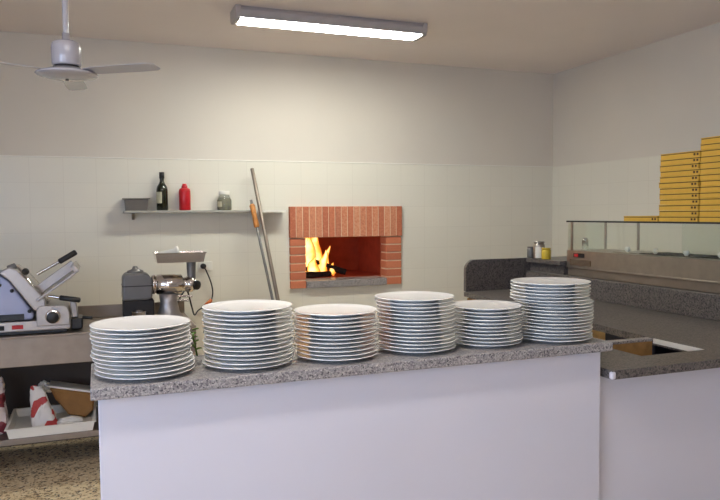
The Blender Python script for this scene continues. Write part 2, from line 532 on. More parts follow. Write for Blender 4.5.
for a in (85, 205, 325):
    a = math.radians(a)
    bm = BM()
    u = Vector((math.cos(a), math.sin(a), 0)); w = Vector((-math.sin(a), math.cos(a), 0))
    sect = [(.09, .028), (.16, .045), (.36, .05), (.46, .046), (.48, .03)]
    top, bot = [], []
    for s, hw in sect:
        for lst, dz in ((top, .003), (bot, 0.0)):
            lst.append([bm.verts.new(Vector((fx, fy, 2.236 + dz)) + u * s + w * (k * hw) + Vector((0, 0, -k * hw * .14))) for k in (-1, 1)])
    for A, B in zip(top, top[1:]): bm.faces.new((A[0], B[0], B[1], A[1]))
    for A, B in zip(bot, bot[1:]): bm.faces.new((A[0], A[1], B[1], B[0]))
    for k in (0, 1):
        for i in range(len(top) - 1):
            bm.faces.new((top[i][k], top[i + 1][k], bot[i + 1][k], bot[i][k]))
    bm.faces.new((top[0][0], top[0][1], bot[0][1], bot[0][0])); bm.faces.new((top[-1][0], top[-1][1], bot[-1][1], bot[-1][0]))
    bmesh.ops.recalc_face_normals(bm, faces=bm.faces[:])
    obj('blade', bm, M['fan'], t)

# ------------------------------------------------------------------ brick oven
t = thing('brick_oven', 'brick framed wood oven built into the tiled back wall', 'oven', (2.18, YB, 0.87))
LX0, LX1 = 1.625, 2.742
bm = BM()
n = 18; w = (LX1 - LX0) / n
for i in range(n):
    x = LX0 + i * w
    add_box(bm, x + .003, x + w - .003, YB - .045, YB + .10, 1.337, 1.622, bev=.003, seg=1)
lin_ = obj('lintel', bm, M['brick_v'], t, label='lintel of upright red bricks')
bm = BM(); add_box(bm, LX0 + .004, LX1 - .004, YB - .041, YB + .09, 1.341, 1.618); obj('mortar', bm, M['mortar'], lin_)
for x0, x1 in ((1.632, 1.778), (2.578, 2.737)):
    bm = BM(); k = 6; z0, z1 = .868, 1.335; h = (z1 - z0) / k
    for i in range(k):
        add_box(bm, x0, x1, YB - .03, YB + .12, z0 + i * h + .006, z0 + (i + 1) * h - .006, bev=.003, seg=1)
    j = obj('jamb', bm, M['brick_h'], t)
    bm = BM(); add_box(bm, x0 + .004, x1 - .004, YB - .024, YB + .11, z0 + .004, z1 - .001); obj('mortar', bm, M['mortar'], j)
box_obj('sill', (1.779, 2.577, YB - .05, YB + .2, .872, .938), M['granite'], t, bev=.004, label='grey granite sill')
# chamber: floor, back, sides, vault
bm = BM()
CX0, CX1, CY1 = 1.70, 2.66, 7.05
add_box(bm, CX0, CX1, YB + .2, CY1, .86, .938)
add_box(bm, CX0, CX1, CY1, CY1 + .06, .86, 1.5)
add_box(bm, CX0 - .06, CX0, YB + .12, CY1, .86, 1.5)
add_box(bm, CX1, CX1 + .06, YB + .12, CY1, .86, 1.5)
for i in range(8):
    a0, a1 = PI * i / 8, PI * (i + 1) / 8
    cx, r = (CX0 + CX1) / 2, (CX1 - CX0) / 2
    P = lambda a, rr: (cx - rr * math.cos(a), 1.34 + rr * math.sin(a) * .45)
    add_prism(bm, [P(a0, r), P(a1, r), P(a1, r + .08), P(a0, r + .08)], 'y', YB + .1, CY1 + .06)
obj('chamber', bm, M['fire_clay'], t, label='reddish fire clay oven chamber')

# logs, embers, fire
def log(p0, p1, r, label):
    bm = BM()
    p0, p1 = Vector(p0), Vector(p1)
    L = (p1 - p0).length
    add_lathe(bm, [(0, 0), (r * .95, 0), (r, .01), (r * 1.06, L * .35), (r * .97, L * .7), (r, L - .01), (r * .93, L), (0, L)], p0, p1 - p0, 14)
    for v in bm.verts:
        v.co += Vector((random.uniform(-1, 1), random.uniform(-1, 1), random.uniform(-1, 1))) * r * .09
    tag(obj('firewood_log', bm, M['bark'], None, origin=p0), label, 'log')
log((1.80, 6.36, .968), (2.12, 6.40, .968), .028, 'burning log lying flat at the bottom of the oven fire')
log((1.93, 6.52, 1.10), (2.28, 6.40, .975), .03, 'charred log sloping down to the right out of the flames')
log((1.775, 6.62, 1.16), (1.95, 6.44, .975), .026, 'charred log leaning at the left of the oven fire')
log((1.98, 6.72, 1.12), (2.28, 6.60, .985), .027, 'charred log sloping to the right behind the flames')
bm = BM()
for i in range(70):
    a = random.uniform(0, 2 * PI); q = random.random() ** .5
    x = 1.97 + .26 * q * math.cos(a); y = 6.60 + .18 * q * math.sin(a); s = random.uniform(.008, .02)
    r = bmesh.ops.create_icosphere(bm, subdivisions=1, radius=s)
    bmesh.ops.translate(bm, verts=r['verts'], vec=(x, y, .939 + s * .7))
e = obj('ember_bed', bm, M['ember'], None, origin=(1.97, 6.6, .94)); e['kind'] = 'stuff'
tag(e, 'glowing embers under the burning logs in the oven', 'embers')

t = thing('fire', 'bright yellow and orange fire burning in the brick oven', 'fire', (1.95, 6.56, .95))
def flame(x, y, z0, h, r, lean, ph):
    bm = BM(); segs = 14; nr = 13; rings = []
    for i in range(nr):
        s = i / (nr - 1)
        rad = r * (math.sin(PI * min(1, s * .86 + .14) ** .75) ** .8 + .001) * (1 - .25 * s)
        cx = x + lean * s ** 1.3 + .02 * math.sin(5 * s + ph) * s
        cy = y + .015 * math.cos(6 * s + ph) * s
        rings.append([bm.verts.new((cx + rad * (1 + .22 * math.sin(3 * 2 * PI * k / segs + ph + 4 * s)) * math.cos(2 * PI * k / segs), cy + .7 * rad * math.sin(2 * PI * k / segs), z0 + h * s)) for k in range(segs)])
    for A, B in zip(rings, rings[1:]):
        for k in range(segs):
            j = (k + 1) % segs
            bm.faces.new((A[k], A[j], B[j], B[k])).smooth = True
    bm.faces.new(rings[0][::-1]); bm.faces.new(rings[-1])
    obj('flame', bm, M['flame'], t)
for a in ((1.91, 6.52, .98, .42, .085, .04, 0.3), (1.99, 6.56, .98, .42, .09, .05, 1.7), (1.86, 6.50, 1.0, .36, .06, .05, 2.6), (2.06, 6.46, .965, .24, .055, .02, 4.0),
          (1.81, 6.48, .96, .15, .04, .02, 5.1), (2.14, 6.44, .955, .12, .04, .04, .9), (2.12, 6.56, 1.0, .24, .04, .03, 3.1), (1.95, 6.42, .95, .19, .065, .02, 2.0), (1.98, 6.66, 1.05, .34, .11, .05, 1.0)):
    flame(*a)

# ------------------------------------------------------------------ wall shelf and what stands on it
SZ = 1.592
t = thing('wall_shelf', 'long narrow grey shelf on the back wall left of the oven', 'shelf', (.9, YB, SZ))
bm = BM(); add_box(bm, .20, 1.57, YB - .15, YB - .001, SZ - .02, SZ, bev=.003); obj('shelf_board', bm, mat('pale_grey_enamel_board', rgb(166, 162, 152), .45), t)
box_obj('edge_strip', (1.27, 1.565, YB - .1565, YB - .15, SZ - .022, SZ - .002), M['plastic_white'], t, label='white strip on the right end of the front edge')
for x in (.27,):
    bm = BM()
    add_prism(bm, [(YB - .001, SZ - .021), (YB - .10, SZ - .021), (YB - .10, SZ - .028), (YB - .02, SZ - .075), (YB - .001, SZ - .075)], 'x', x, x + .02)
    obj('bracket', bm, M['steel_dull'], t)
SY = YB - .076
# steel pan
t = thing('steel_pan', 'small rectangular steel pan at the left end of the wall shelf', 'pan', (.30, SY, SZ))
bm = BM()
ring = []
for (hx, hy, z) in ((.085, .05, .001), (.094, .06, .092), (.108, .07, .096), (.108, .07, .102), (.090, .057, .102), (.082, .048, .006)):
    ring.append([bm.verts.new((.305 + sx * hx, SY + sy * hy, SZ + z)) for sx, sy in ((-1, -1), (1, -1), (1, 1), (-1, 1))])
for A, B in zip(ring, ring[1:]):
    for k in range(4): bm.faces.new((A[k], A[(k + 1) % 4], B[(k + 1) % 4], B[k]))
bm.faces.new(ring[0][::-1]); bm.faces.new(ring[-1])
obj('pan_body', bm, mat('worn_pan_steel', rgb(120, 114, 106), .4, .75), t)
# wine bottle
bx = .515
t = thing('wine_bottle', 'tall dark green wine bottle on the wall shelf', 'bottle', (bx, SY, SZ))
bm = BM(); add_lathe(bm, [(0, .001), (.042, .001), (.047, .006), (.047, .175), (.042, .198), (.024, .228), (.0175, .245), (.0175, .305), (.02, .306), (.02, .318), (0, .318)], (bx, SY, SZ), segs=32); obj('bottle_body', bm, M['bottle'], t)
bm = BM(); add_lathe(bm, [(.0185, .268), (.0205, .269), (.0205, .321), (0, .322)], (bx, SY, SZ)); obj('capsule', bm, M['black'], t, label='dark foil capsule')
def arc_label(name, x, y, z0, z1, r, a0, a1, m, parent):
    bm = BM(); k = 10; L = []
    for rr in (r, r + .0008):
        for z in (z0, z1):
            L.append([bm.verts.new((x + rr * math.cos(a0 + (a1 - a0) * i / k), y + rr * math.sin(a0 + (a1 - a0) * i / k), z)) for i in range(k + 1)])
    for i in range(k):
        bm.faces.new((L[2][i], L[2][i + 1], L[3][i + 1], L[3][i])); bm.faces.new((L[0][i], L[1][i], L[1][i + 1], L[0][i + 1]))
        bm.faces.new((L[1][i], L[3][i], L[3][i + 1], L[1][i + 1])); bm.faces.new((L[0][i], L[0][i + 1], L[2][i + 1], L[2][i]))
    return obj(name, bm, m, parent)
arc_label('label_paper', bx, SY, SZ + .06, SZ + .155, .0472, math.radians(170), math.radians(262), M['label'], t)
# red bottle
rx = .70
t = thing('red_canister', 'shiny red metal bottle on the wall shelf', 'bottle', (rx, SY, SZ))
bm = BM(); add_lathe(bm, [(0, .001), (.044, .001), (.048, .006), (.048, .165), (.043, .182), (.030, .190), (0, .191)], (rx, SY, SZ), segs=32); obj('bottle_body', bm, M['red'], t)
bm = BM(); add_lathe(bm, [(0, .190), (.025, .190), (.025, .206), (.018, .214), (.018, .226), (0, .227)], (rx, SY, SZ)); obj('cap', bm, M['red'], t)
# jar of olives
jx = 1.035
t = thing('glass_jar', 'squat glass jar of olives with a pale lid on the wall shelf', 'jar', (jx, SY, SZ))
bm = BM(); add_lathe(bm, [(0, .001), (.056, .001), (.062, .008), (.062, .085), (.050, .112), (.042, .122), (.042, .132), (0, .133)], (jx, SY, SZ), segs=32); obj('jar_body', bm, M['jar'], t)
bm = BM(); add_lathe(bm, [(0, .004), (.054, .004), (.058, .01), (.058, .085), (.05, .102), (0, .103)], (jx, SY, SZ), segs=32); obj('contents', bm, mat('olive_contents', rgb(118, 108, 62), .5, var=.5, scale=60.0), t, label='olive green contents')
bm = BM(); add_lathe(bm, [(0, .1335), (.046, .1335), (.047, .138), (.047, .16), (.042, .166), (0, .166)], (jx, SY, SZ), segs=32); obj('jar_lid', bm, M['plastic_white'], t, label='pale lid')
arc_label('label_paper', jx, SY, SZ + .03, SZ + .075, .0624, math.radians(190), math.radians(240), M['label'], t)

# long oven tools leaning on the shelf edge
def tool(top, bottom, r, label, grip=None):
    top, bottom = Vector(top), Vector(bottom)
    t = thing('oven_tool', label, 'oven tool', bottom)
    cyl_obj('shaft', bottom, top, r, M['steel_dull'] if grip is None else M['grey'], t, bev=.002)
    d = (top - bottom).normalized()
    if grip:
        a, b = grip
        bm = BM(); L = b - a
        add_lathe(bm, [(0, 0), (r * 1.5, 0), (r * 2.1, .012), (r * 1.7, L * .5), (r * 2.1, L - .015), (r * 1.4, L), (0, L)], bottom + d * a, d, 20)
        obj('grip', bm, M['orange_wood'], t, label='orange wooden grip')
    bm = BM()
    add_prism(bm, [(bottom.x - .06, bottom.z + .004), (bottom.x + .06, bottom.z + .004), (bottom.x + .05, bottom.z + .06), (bottom.x - .05, bottom.z + .06)], 'y', bottom.y - .008, bottom.y + .008, bev=.003)
    obj('tool_head', bm, M['steel_dull'], t)
M['orange_wood'] = mat('orange_wood', rgb(196, 128, 62), .5, var=.15, scale=30.0)
def along(x0, z0, x1, z1, z): return x0 + (x1 - x0) * (z - z0) / (z1 - z0)
tool((1.278, 6.01, 1.955), (1.545, 5.60, 0.0), .0165, 'tall steel oven pole leaning on the wall shelf')
tool((1.252, 5.955, 1.68), (1.505, 5.54, 0.0), .012, 'shorter oven pole with an orange wooden grip leaning on the wall shelf', grip=(1.50, 1.71))

# ------------------------------------------------------------------ wall sockets
def socket(x, z, label, cable=None):
    t = thing('wall_socket', label, 'socket', (x, YB, z))
    box_obj('cover_plate', (x - .06, x + .06, YB - .012, YB - .0005, z - .04, z + .04), M['plastic_white'], t, bev=.003)
    box_obj('insert', (x - .035, x + .035, YB - .0145, YB - .012, z - .022, z + .022), M['plastic_white'], t, bev=.001)
    return t
socket(.872, 1.108, 'white wall socket with a black plug behind the meat grinder')
t = thing('power_cable', 'dark cable hanging from the wall socket beside the grinder', 'cable', (.855, YB - .02, 1.11))
cyl_obj('plug', (.85, YB - .0148, 1.108), (.85, YB - .055, 1.108), .024, M['black'], t, bev=.004)
bm = BM()
add_tube(bm, spline([(.85, YB - .055, 1.108), (.875, YB - .06, 1.06), (.915, YB - .05, .95), (.925, YB - .04, .86), (.895, YB - .04, .78), (.80, YB - .06, .73), (.72, 5.7, .74), (.65, 5.3, .86), (.60, 5.13, 1.0), (.57, 5.09, 1.0), (.5, 4.97, .92)], 8), .006)
obj('cord', bm, M['dark'], t)
cyl_obj('connector', (.915, YB - .04, .812), (.86, YB - .043, .762), .016, M['orange'], t, bev=.003, label='orange connector')

# ------------------------------------------------------------------ steel work table
TX0, TX1, TY0, TY1, TZ = -1.3, .57, 4.45, 5.08, .85
t = thing('steel_table', 'long steel work table with a lower shelf against the left side', 'table', (-.15, 4.75, 0))
bm = BM()
add_box(bm, TX0, TX1, TY0, TY1, TZ - .012, TZ, bev=.003)
obj('table_top', bm, M['steel_dull'], t)
box_obj('apron', (TX0, TX1, TY0 + .0, TY0 + .015, TZ - .18, TZ - .0125), M['steel_dull'], t, bev=.003)
box_obj('upstand', (TX0, TX1, TY1 - .016, TY1, TZ + .0005, TZ + .085), M['steel_dull'], t, bev=.003)
box_obj('lower_shelf', (TX0, TX1, TY0 + .015, TY1 - .02, .205, .24), M['steel_dull'], t, bev=.003)
box_obj('back_panel', (TX0, TX1, TY1 - .015, TY1, .02, TZ - .013), mat('shade_brown_panel', rgb(74, 64, 56), .7), t, label='back panel coloured dark for the shade')  # dark brown stands in for the shade under the table
for x, y in ((TX0, TY0 + .016), (TX1 - .045, TY0 + .016), (TX0, TY1 - .065), (TX1 - .045, TY1 - .065)):
    box_obj('leg', (x, x + .045, y, y + .045, 0, TZ - .013), M['steel_dull'], t, bev=.003)

# ------------------------------------------------------------------ meat slicer
t = thing('meat_slicer', 'grey electric meat slicer on the left end of the steel table', 'slicer', (-.45, 4.72, TZ))
Y0, Y1 = 4.485, 4.86
bm = BM(); add_prism(bm, [(-.86, .872), (-.175, .872), (-.165, .89), (-.165, .92), (-.18, .93), (-.86, .935)], 'y', Y0, Y1, bev=.006); base = obj('base', bm, M['alu'], t)
for x in (-.80, -.24):
    for y in (Y0 + .05, Y1 - .05):
        cyl_obj('foot', (x, y, TZ + .0005), (x, y, .874), .03, M['black'], t)
box_obj('base_plinth', (-.84, -.19, Y0 + .012, Y1 - .012, .857, .873), M['black'], t, label='black plinth under the base')
box_obj('maker_plate', (-.485, -.425, Y0 - .003, Y0 + .002, .888, .912), M['red_print'], t, label='small red plate')
box_obj('switch_plate', (-.56, -.525, Y0 - .003, Y0 + .002, .885, .912), M['dark'], t)
# control box with dial
bm = BM(); add_prism(bm, [(-.352, .90), (-.172, .90), (-.168, .955), (-.178, 1.005), (-.20, 1.018), (-.33, 1.02), (-.352, 1.0)], 'y', Y0 - .02, Y1 - .03, bev=.006); obj('control_box', bm, M['alu'], t)
cyl_obj('dial_ring', (-.262, Y0 - .0205, .955), (-.262, Y0 - .032, .955), .042, M['chrome'], t, bev=.003)
d = cyl_obj('dial', (-.262, Y0 - .032, .952), (-.262, Y0 - .06, .952), .034, M['black'], t, bev=.004)
# inclined motor body (blue grey), edge guard and blade
bm = BM(); add_prism(bm, [(-.86, .936), (-.375, .936), (-.365, .97), (-.49, 1.17), (-.545, 1.215), (-.86, 1.235)], 'y', Y0 + .02, Y1 - .04, bev=.012); bd = obj('motor_body', bm, M['alu_blue'], t, label='blue grey sloping motor body')
box_obj('display', (-.75, -.42, Y0 + .012, Y0 + .022, .94, .975), M['black'], t, label='dark strip on the body')
for x, z in ((-.545, 1.15), (-.555, 1.19), (-.48, 1.115), (-.39, .99)):
    cyl_obj('bolt', (x, Y0 + .02, z), (x, Y0 + .008, z), .011, M['black'], bd)
bm = BM(); add_prism(bm, [(-.55, 1.225), (-.49, 1.255), (-.455, 1.245), (-.30, 1.055), (-.30, 1.015), (-.362, .99), (-.49, 1.175)], 'y', Y0 - .005, Y1 - .06, bev=.008); obj('gauge_plate', bm, M['alu'], t)
ax = Vector((.80, 0, .60)).normalized()
cb = Vector((-.385, Y0 + .17, 1.135))
bm = BM(); add_lathe(bm, [(0, 0), (.14, 0), (.15, .006), (.143, .02), (.125, .024), (0, .024)], cb, ax, 48); obj('blade_guard', bm, M['chrome'], t)
# knobs on top
bm = BM(); bmesh.ops.create_uvsphere(bm, u_segments=16, v_segments=10, radius=.021); bmesh.ops.translate(bm, verts=bm.verts[:], vec=(-.405, Y0 + .02, 1.225)); 
for f in bm.faces: f.smooth = True
k_ = obj('sharpener_knob', bm, M['black'], t)
cyl_obj('knob_stem', (-.405, Y0 + .02, 1.207), (-.42, Y0 + .03, 1.18), .008, M['alu'], k_)
cyl_obj('sharpener', (-.50, Y0 + .03, 1.245), (-.455, Y0 + .03, 1.262), .018, M['grey'], t, bev=.004)
cyl_obj('sharpener_cap', (-.58, Y0 + .05, 1.236), (-.56, Y0 + .05, 1.258), .02, M['black'], t, bev=.004)
# carriage plate, sloping up to the right
def slab(name, a, b, th, y0, y1, m, bev=.004):
    a = Vector(a); b = Vector(b); n_ = Vector((-(b - a).y, (b - a).x)).normalized() * th
    bm = BM(); add_prism(bm, [tuple(a), tuple(b), tuple(b + n_), tuple(a + n_)], 'y', y0, y1, bev=bev)
    return obj(name, bm, m, t)
slab('carriage_tray', (-.345, 1.045), (-.115, 1.215), .014, Y0 - .03, Y1 - .02, M['alu'])
slab('carriage_fence', (-.36, 1.06), (-.125, 1.235), .055, Y0 + .10, Y0 + .115, M['alu'])
slab('tray_lip', (-.13, 1.205), (-.108, 1.222), .05, Y0 - .03, Y1 - .02, M['alu'])
h_ = cyl_obj('pusher_rod', (-.345, Y0 + .06, 1.205), (-.205, Y0 + .06, 1.285), .009, M['chrome'], t)
cyl_obj('pusher_grip', (-.225, Y0 + .06, 1.2735), (-.125, Y0 + .06, 1.333), .017, M['black'], h_, bev=.006)
h_ = cyl_obj('carriage_rod', (-.29, Y0 + .02, 1.075), (-.2, Y0 + .0, 1.058), .009, M['chrome'], t)
cyl_obj('carriage_grip', (-.225, Y0 + .005, 1.063), (-.108, Y0 - .01, 1.043), .016, M['black'], h_, bev=.006)
bm = BM(); add_prism(bm, [(-.16, .932), (-.125, .932), (-.13, 1.0), (-.14, 1.04), (-.165, 1.05), (-.17, 1.0)], 'y', Y0 + .05, Y0 + .15, bev=.006); obj('carriage_post', bm, M['alu'], t)
bm = BM(); add_box(bm, -.164, -.10, Y0 + .02, Y0 + .2, .865, .93, bev=.008); obj('carriage_foot', bm, M['black'], t)
cyl_obj('lock_lever', (-.10, Y0 + .06, .93), (-.045, Y0 + .04, .925), .010, M['black'], t, bev=.003)

# ------------------------------------------------------------------ meat grinder
GY = 4.78
t = thing('meat_grinder', 'steel electric meat grinder with a long feed tray on the steel table', 'grinder', (.35, GY, TZ))
box_obj('motor_base', (.142, .335, GY - .09, GY + .10, TZ + .001, .999), M['dark'], t, bev=.008, label='dark motor base')
bm = BM(); add_prism(bm, [(.138, 1.0), (.30, 1.0), (.325, 1.015), (.325, 1.135), (.305, 1.165), (.27, 1.175), (.165, 1.175), (.142, 1.15)], 'y', GY - .10, GY + .10, bev=.012); g = obj('gearbox', bm, M['grey'], t, label='grey gearbox')
box_obj('seam', (.139, .326, GY - .103, GY + .103, 1.09, 1.096), M['dark'], g)
bm = BM(); add_lathe(bm, [(0, 1.174), (.055, 1.174), (.05, 1.188), (.022, 1.198), (.014, 1.216), (0, 1.218)], (.225, GY, 0)); obj('oil_cap', bm, M['grey'], g)
bm = BM()
add_lathe(bm, [(0, 0), (.06, 0), (.064, .004), (.064, .02), (.058, .024), (.058, .03), (.066, .034), (.068, .19), (.06, .198), (.048, .202), (.048, .225), (.054, .228), (.054, .265), (.048, .271), (0, .271)], (.326, GY - .01, 1.092), (1, 0, -.03), 40)
barrel = obj('barrel', bm, M['chrome'], t)
cyl_obj('outlet_ring', (.596, GY - .012, 1.082), (.610, GY - .012, 1.0815), .042, M['chrome'], barrel, bev=.004)
cyl_obj('outlet', (.605, GY - .03, 1.080), (.622, GY - .055, 1.078), .032, M['black'], t, bev=.004, label='black outlet opening')
cyl_obj('feed_neck', (.588, GY + .0, 1.10), (.588, GY + .0, 1.238), .027, M['grey'], t, r1=.032)
bm = BM()
ring = []
x0, x1 = .36, .66
for (e, z) in ((.0, 1.238), (.012, 1.296), (.018, 1.298), (.018, 1.304), (.008, 1.304), (-.006, 1.244)):
    ring.append([bm.verts.new(p + (z,)) for p in ((x0 - e, GY - .09 - e), (x1 + e, GY - .09 - e), (x1 + e, GY + .09 + e), (x0 - e, GY + .09 + e))])
for A, B in zip(ring, ring[1:]):
    for k in range(4): bm.faces.new((A[k], A[(k + 1) % 4], B[(k + 1) % 4], B[k]))
bm.faces.new(ring[0][::-1]); bm.faces.new(ring[-1])
bmesh.ops.recalc_face_normals(bm, faces=bm.faces[:])
obj('feed_tray', bm, M['chrome'], t)
bm = BM(); add_lathe(bm, [(0, 0), (.02, 0), (.024, .006), (.024, .11), (.036, .118), (.036, .132), (.02, .138), (0, .14)], (.375, GY - .02, 1.285), (1, .15, .18), 24)
tag(obj('pestle', bm, M['plastic_white'], None, origin=(.36, GY - .02, 1.27)), 'pale food pestle lying in the grinder feed tray', 'pestle')
bm = BM()
ring = []
for (hx, hy, z) in ((.10, .09, TZ + .001), (.10, .09, .862), (.072, .06, .90), (.056, .05, .97), (.064, .06, 1.026)):
    ring.append([bm.verts.new((.435 + hx * math.cos(a), GY + hy * math.sin(a), z)) for a in [2 * PI * i / 24 for i in range(24)]])
for A, B in zip(ring, ring[1:]):
    for k in range(24):
        f = bm.faces.new((A[k], A[(k + 1) % 24], B[(k + 1) % 24], B[k])); f.smooth = True
bm.faces.new(ring[0][::-1]); bm.faces.new(ring[-1])
obj('pedestal', bm, M['alu'], t)
cyl_obj('clamp_bolt', (.49, GY - .055, 1.012), (.585, GY - .06, 1.006), .008, M['chrome'], t)
cyl_obj('clamp_bolt', (.49, GY - .055, .985), (.56, GY - .06, .98), .008, M['chrome'], t)
bm = BM(); add_lathe(bm, [(0, .001), (.036, .001), (.04, .006), (.046, .085), (.048, .088), (.044, .088), (.036, .008), (0, .008)], (.235, GY - .15, TZ), segs=28)
tag(obj('steel_cup', bm, M['chrome'], None, origin=(.235, GY - .15, TZ)), 'shiny steel cup in front of the grinder motor', 'cup')

# ------------------------------------------------------------------ things on the table's lower shelf
LZ = .24
t = thing('plastic_tray', 'shallow white plastic tray on the lower shelf of the steel table', 'tray', (-.25, 4.65, LZ))
bm = BM(); ring = []
x0, x1, y0, y1 = -.52, -.06, 4.475, 4.93
for (e, z) in ((0, .241), (.012, .292), (.022, .294), (.022, .300), (.006, .300), (-.006, .25)):
    ring.append([bm.verts.new((px, py, z)) for px, py in ((x0 - e, y0 - e * .5), (x1 + e, y0 - e * .5), (x1 + e, y1 + e), (x0 - e, y1 + e))])
for A, B in zip(ring, ring[1:]):
    for k in range(4): bm.faces.new((A[k], A[(k + 1) % 4], B[(k + 1) % 4], B[k]))
bm.faces.new(ring[0][::-1]); bm.faces.new(ring[-1]); bmesh.ops.recalc_face_normals(bm, faces=bm.faces[:])
obj('tray_body', bm, M['plastic_white'], t)

def bag(name, c, sx, sy, h, m, label, lean=(0, 0), pinch=.45, seed=1):
    """crumpled paper sack: bottom box narrowing to a folded, pinched mouth"""
    rnd = random.Random(seed); bm = BM(); segs = 20; nr = 9; rings = []
    for i in range(nr):
        s = i / (nr - 1)
        kx = 1 - (1 - pinch) * s ** 2 + .06 * math.sin(9 * s); ky = 1 - .82 * s ** 1.4
        row = []
        for k in range(segs):
            a = 2 * PI * k / segs
            ca, sa = math.cos(a), math.sin(a)
            sq = 1 / max(abs(ca), abs(sa)) ** .7
            j = 1 + rnd.uniform(-.09, .09)
            row.append(bm.verts.new((c[0] + sx * kx * ca * sq * j * .8 + lean[0] * s, c[1] + sy * ky * sa * sq * j * .8 + lean[1] * s, c[2] + h * s + (rnd.uniform(-.012, .012) if i else 0))))
        rings.append(row)
    for A, B in zip(rings, rings[1:]):
        for k in range(segs):
            f = bm.faces.new((A[k], A[(k + 1) % segs], B[(k + 1) % segs], B[k])); f.smooth = rnd.random() < .5
    bm.faces.new(rings[0][::-1]); bm.faces.new(rings[-1])
    return tag(obj(name, bm, m, None, origin=c), label, 'bag')
bag('flour_bag', (-.33, 4.62, .252), .085, .07, .25, M['bag_red'], 'crumpled white bag with red print standing in the white tray', lean=(-.05, .02), pinch=.4, seed=3)
bag('flour_bag', (-.64, 4.66, LZ + .002), .115, .10, .32, M['bag_dark'], 'printed bag at the left edge beside the white tray', lean=(0, .03), pinch=.75, seed=5)
# brown carton with open mouth lying tilted
t = thing('paper_sack', 'brown paper sack tipped over at the back of the white tray', 'sack', (-.16, 4.78, .252))
bm = BM()
A_ = [(-.31, .472), (-.18, .44), (-.06, .412), (-.05, .36), (-.06, .30), (-.10, .258), (-.20, .285), (-.27, .38)]
add_prism(bm, A_, 'y', 4.72, 4.86, bev=.012)
rnd = random.Random(4)
for v in bm.verts: v.co += Vector((rnd.uniform(-.006, .006), rnd.uniform(-.01, .01), rnd.uniform(-.005, .005)))
obj('sack_body', bm, M['kraft'], t)
bm = BM(); add_prism(bm, [(-.31, .486), (-.18, .455), (-.056, .424), (-.056, .413), (-.18, .441), (-.312, .473)], 'y', 4.715, 4.862, bev=.003); obj('sack_rim', bm, M['plastic_white'], t, label='pale torn edge')
bm = BM()
bmesh.ops.create_icosphere(bm, subdivisions=3, radius=1)
for v in bm.verts:
    q = 1 + rnd.uniform(-.28, .28); v.co = Vector((-.335 + v.co.x * .036 * q, 4.76 + v.co.y * .045 * q, .468 + v.co.z * .034 * q - v.co.x * .012))
obj('sack_knot', bm, M['plastic_white'], t, label='crumpled white mouth')
bm = BM(); bmesh.ops.create_icosphere(bm, subdivisions=3, radius=1)
for v in bm.verts:
    q = 1 + rnd.uniform(-.1, .1); v.co = Vector((-.19 + v.co.x * .075 * q, 4.58 + v.co.y * .05 * q, .283 + v.co.z * .03 * q))
tag(obj('crumpled_paper', bm, M['plastic_white'], None, origin=(-.19, 4.58, .252)), 'crumpled white paper lying in the tray before the brown sack', 'paper')

# ------------------------------------------------------------------ front serving counter
CZ = 1.05
t = thing('serving_counter', 'long white front counter base under the plate stacks', 'counter', (.9, 2.3, 0))
bm = BM(); add_box(bm, -.012, 1.818, 2.155, 2.47, 0, CZ - .0355, bev=.004); obj('counter_body', bm, M['white'], t)
t = thing('granite_countertop', 'speckled grey granite slab on the white front counter', 'countertop', (.9, 2.3, CZ - .035))
bm = BM(); add_box(bm, -.032, 1.845, 2.118, 2.50, CZ - .035, CZ, bev=.004); obj('slab', bm, M['granite'], t)

# ------------------------------------------------------------------ plates
def plate_mesh(D):
    R = D / 2
    bm = BM()
    prof = [(0, .006), (.56 * R, .006), (.575 * R, 0), (.61 * R, 0), (.63 * R, .006), (.69 * R, .0085), (.97 * R, .0130), (.993 * R, .0142), (R, .0150), (.997 * R, .0160), (.985 * R, .0165), (.965 * R, .0160), (.75 * R, .0125), (.70 * R, .0118), (0, .0118)]
    add_lathe(bm, prof, segs=72)
    me = bpy.data.meshes.new('dinner_plate'); bm.to_mesh(me); bm.free(); me.materials.append(M['ceramic'])
    return me
ORD = ['topmost', 'second', 'third', 'fourth', 'fifth', 'sixth', 'seventh', 'eighth', 'ninth', 'tenth', 'eleventh', 'twelfth', 'thirteenth', 'fourteenth', 'fifteenth', 'sixteenth', 'seventeenth', 'eighteenth']
STK = ['leftmost plate stack', 'second plate stack from the left', 'third plate stack from the left', 'fourth plate stack from the left', 'short plate stack second from the right', 'tall rightmost plate stack']
stacks = [  # centre x, y, diameter, number, front rim height of the top plate
    (.126, 2.276, .305, 12, 1.214), (.465, 2.282, .300, 14, 1.248), (.774, 2.288, .294, 12, 1.216),
    (1.089, 2.292, .292, 15, 1.249), (1.381, 2.288, .276, 11, 1.200), (1.675, 2.274, .308, 18, 1.281)]
for si, (cx, cy, D, n, top) in enumerate(stacks):
    me = plate_mesh(D)
    p = (top - CZ - .0165) / (n - 1)
    rnd = random.Random(20 + si)
    first = None
    for k in range(n):                       # k counts from the bottom
        if first is None:
            o = bpy.data.objects.new('dinner_plate', me); first = o
        else:
            o = first.copy()
        C.objects.link(o)
        dx, dy = rnd.uniform(-.0035, .0035), rnd.uniform(-.003, .003)
        if si == 5:
            dx += -.009 if k >= 12 else .005
        if si == 4 and k == n - 3: dx += .006
        if si == 3: dx += .004 if k in (1, 2) else (-.004 if k > 11 else 0)
        if si == 0: dx += -.003 if k > 3 else .003
        o.location = (cx + dx, cy + dy, CZ + .0005 + p * k)
        o.rotation_euler = (0, 0, rnd.uniform(0, 6.28))
        i = n - 1 - k
        if i == 0: lab = 'topmost white plate on the ' + STK[si]
        elif k == 0: lab = 'bottom white plate of the ' + STK[si] + ', resting on the granite'
        else: lab = ORD[i] + ' white plate from the top of the ' + STK[si]
        tag(o, lab, 'plate', 'stacked plates on the granite counter')

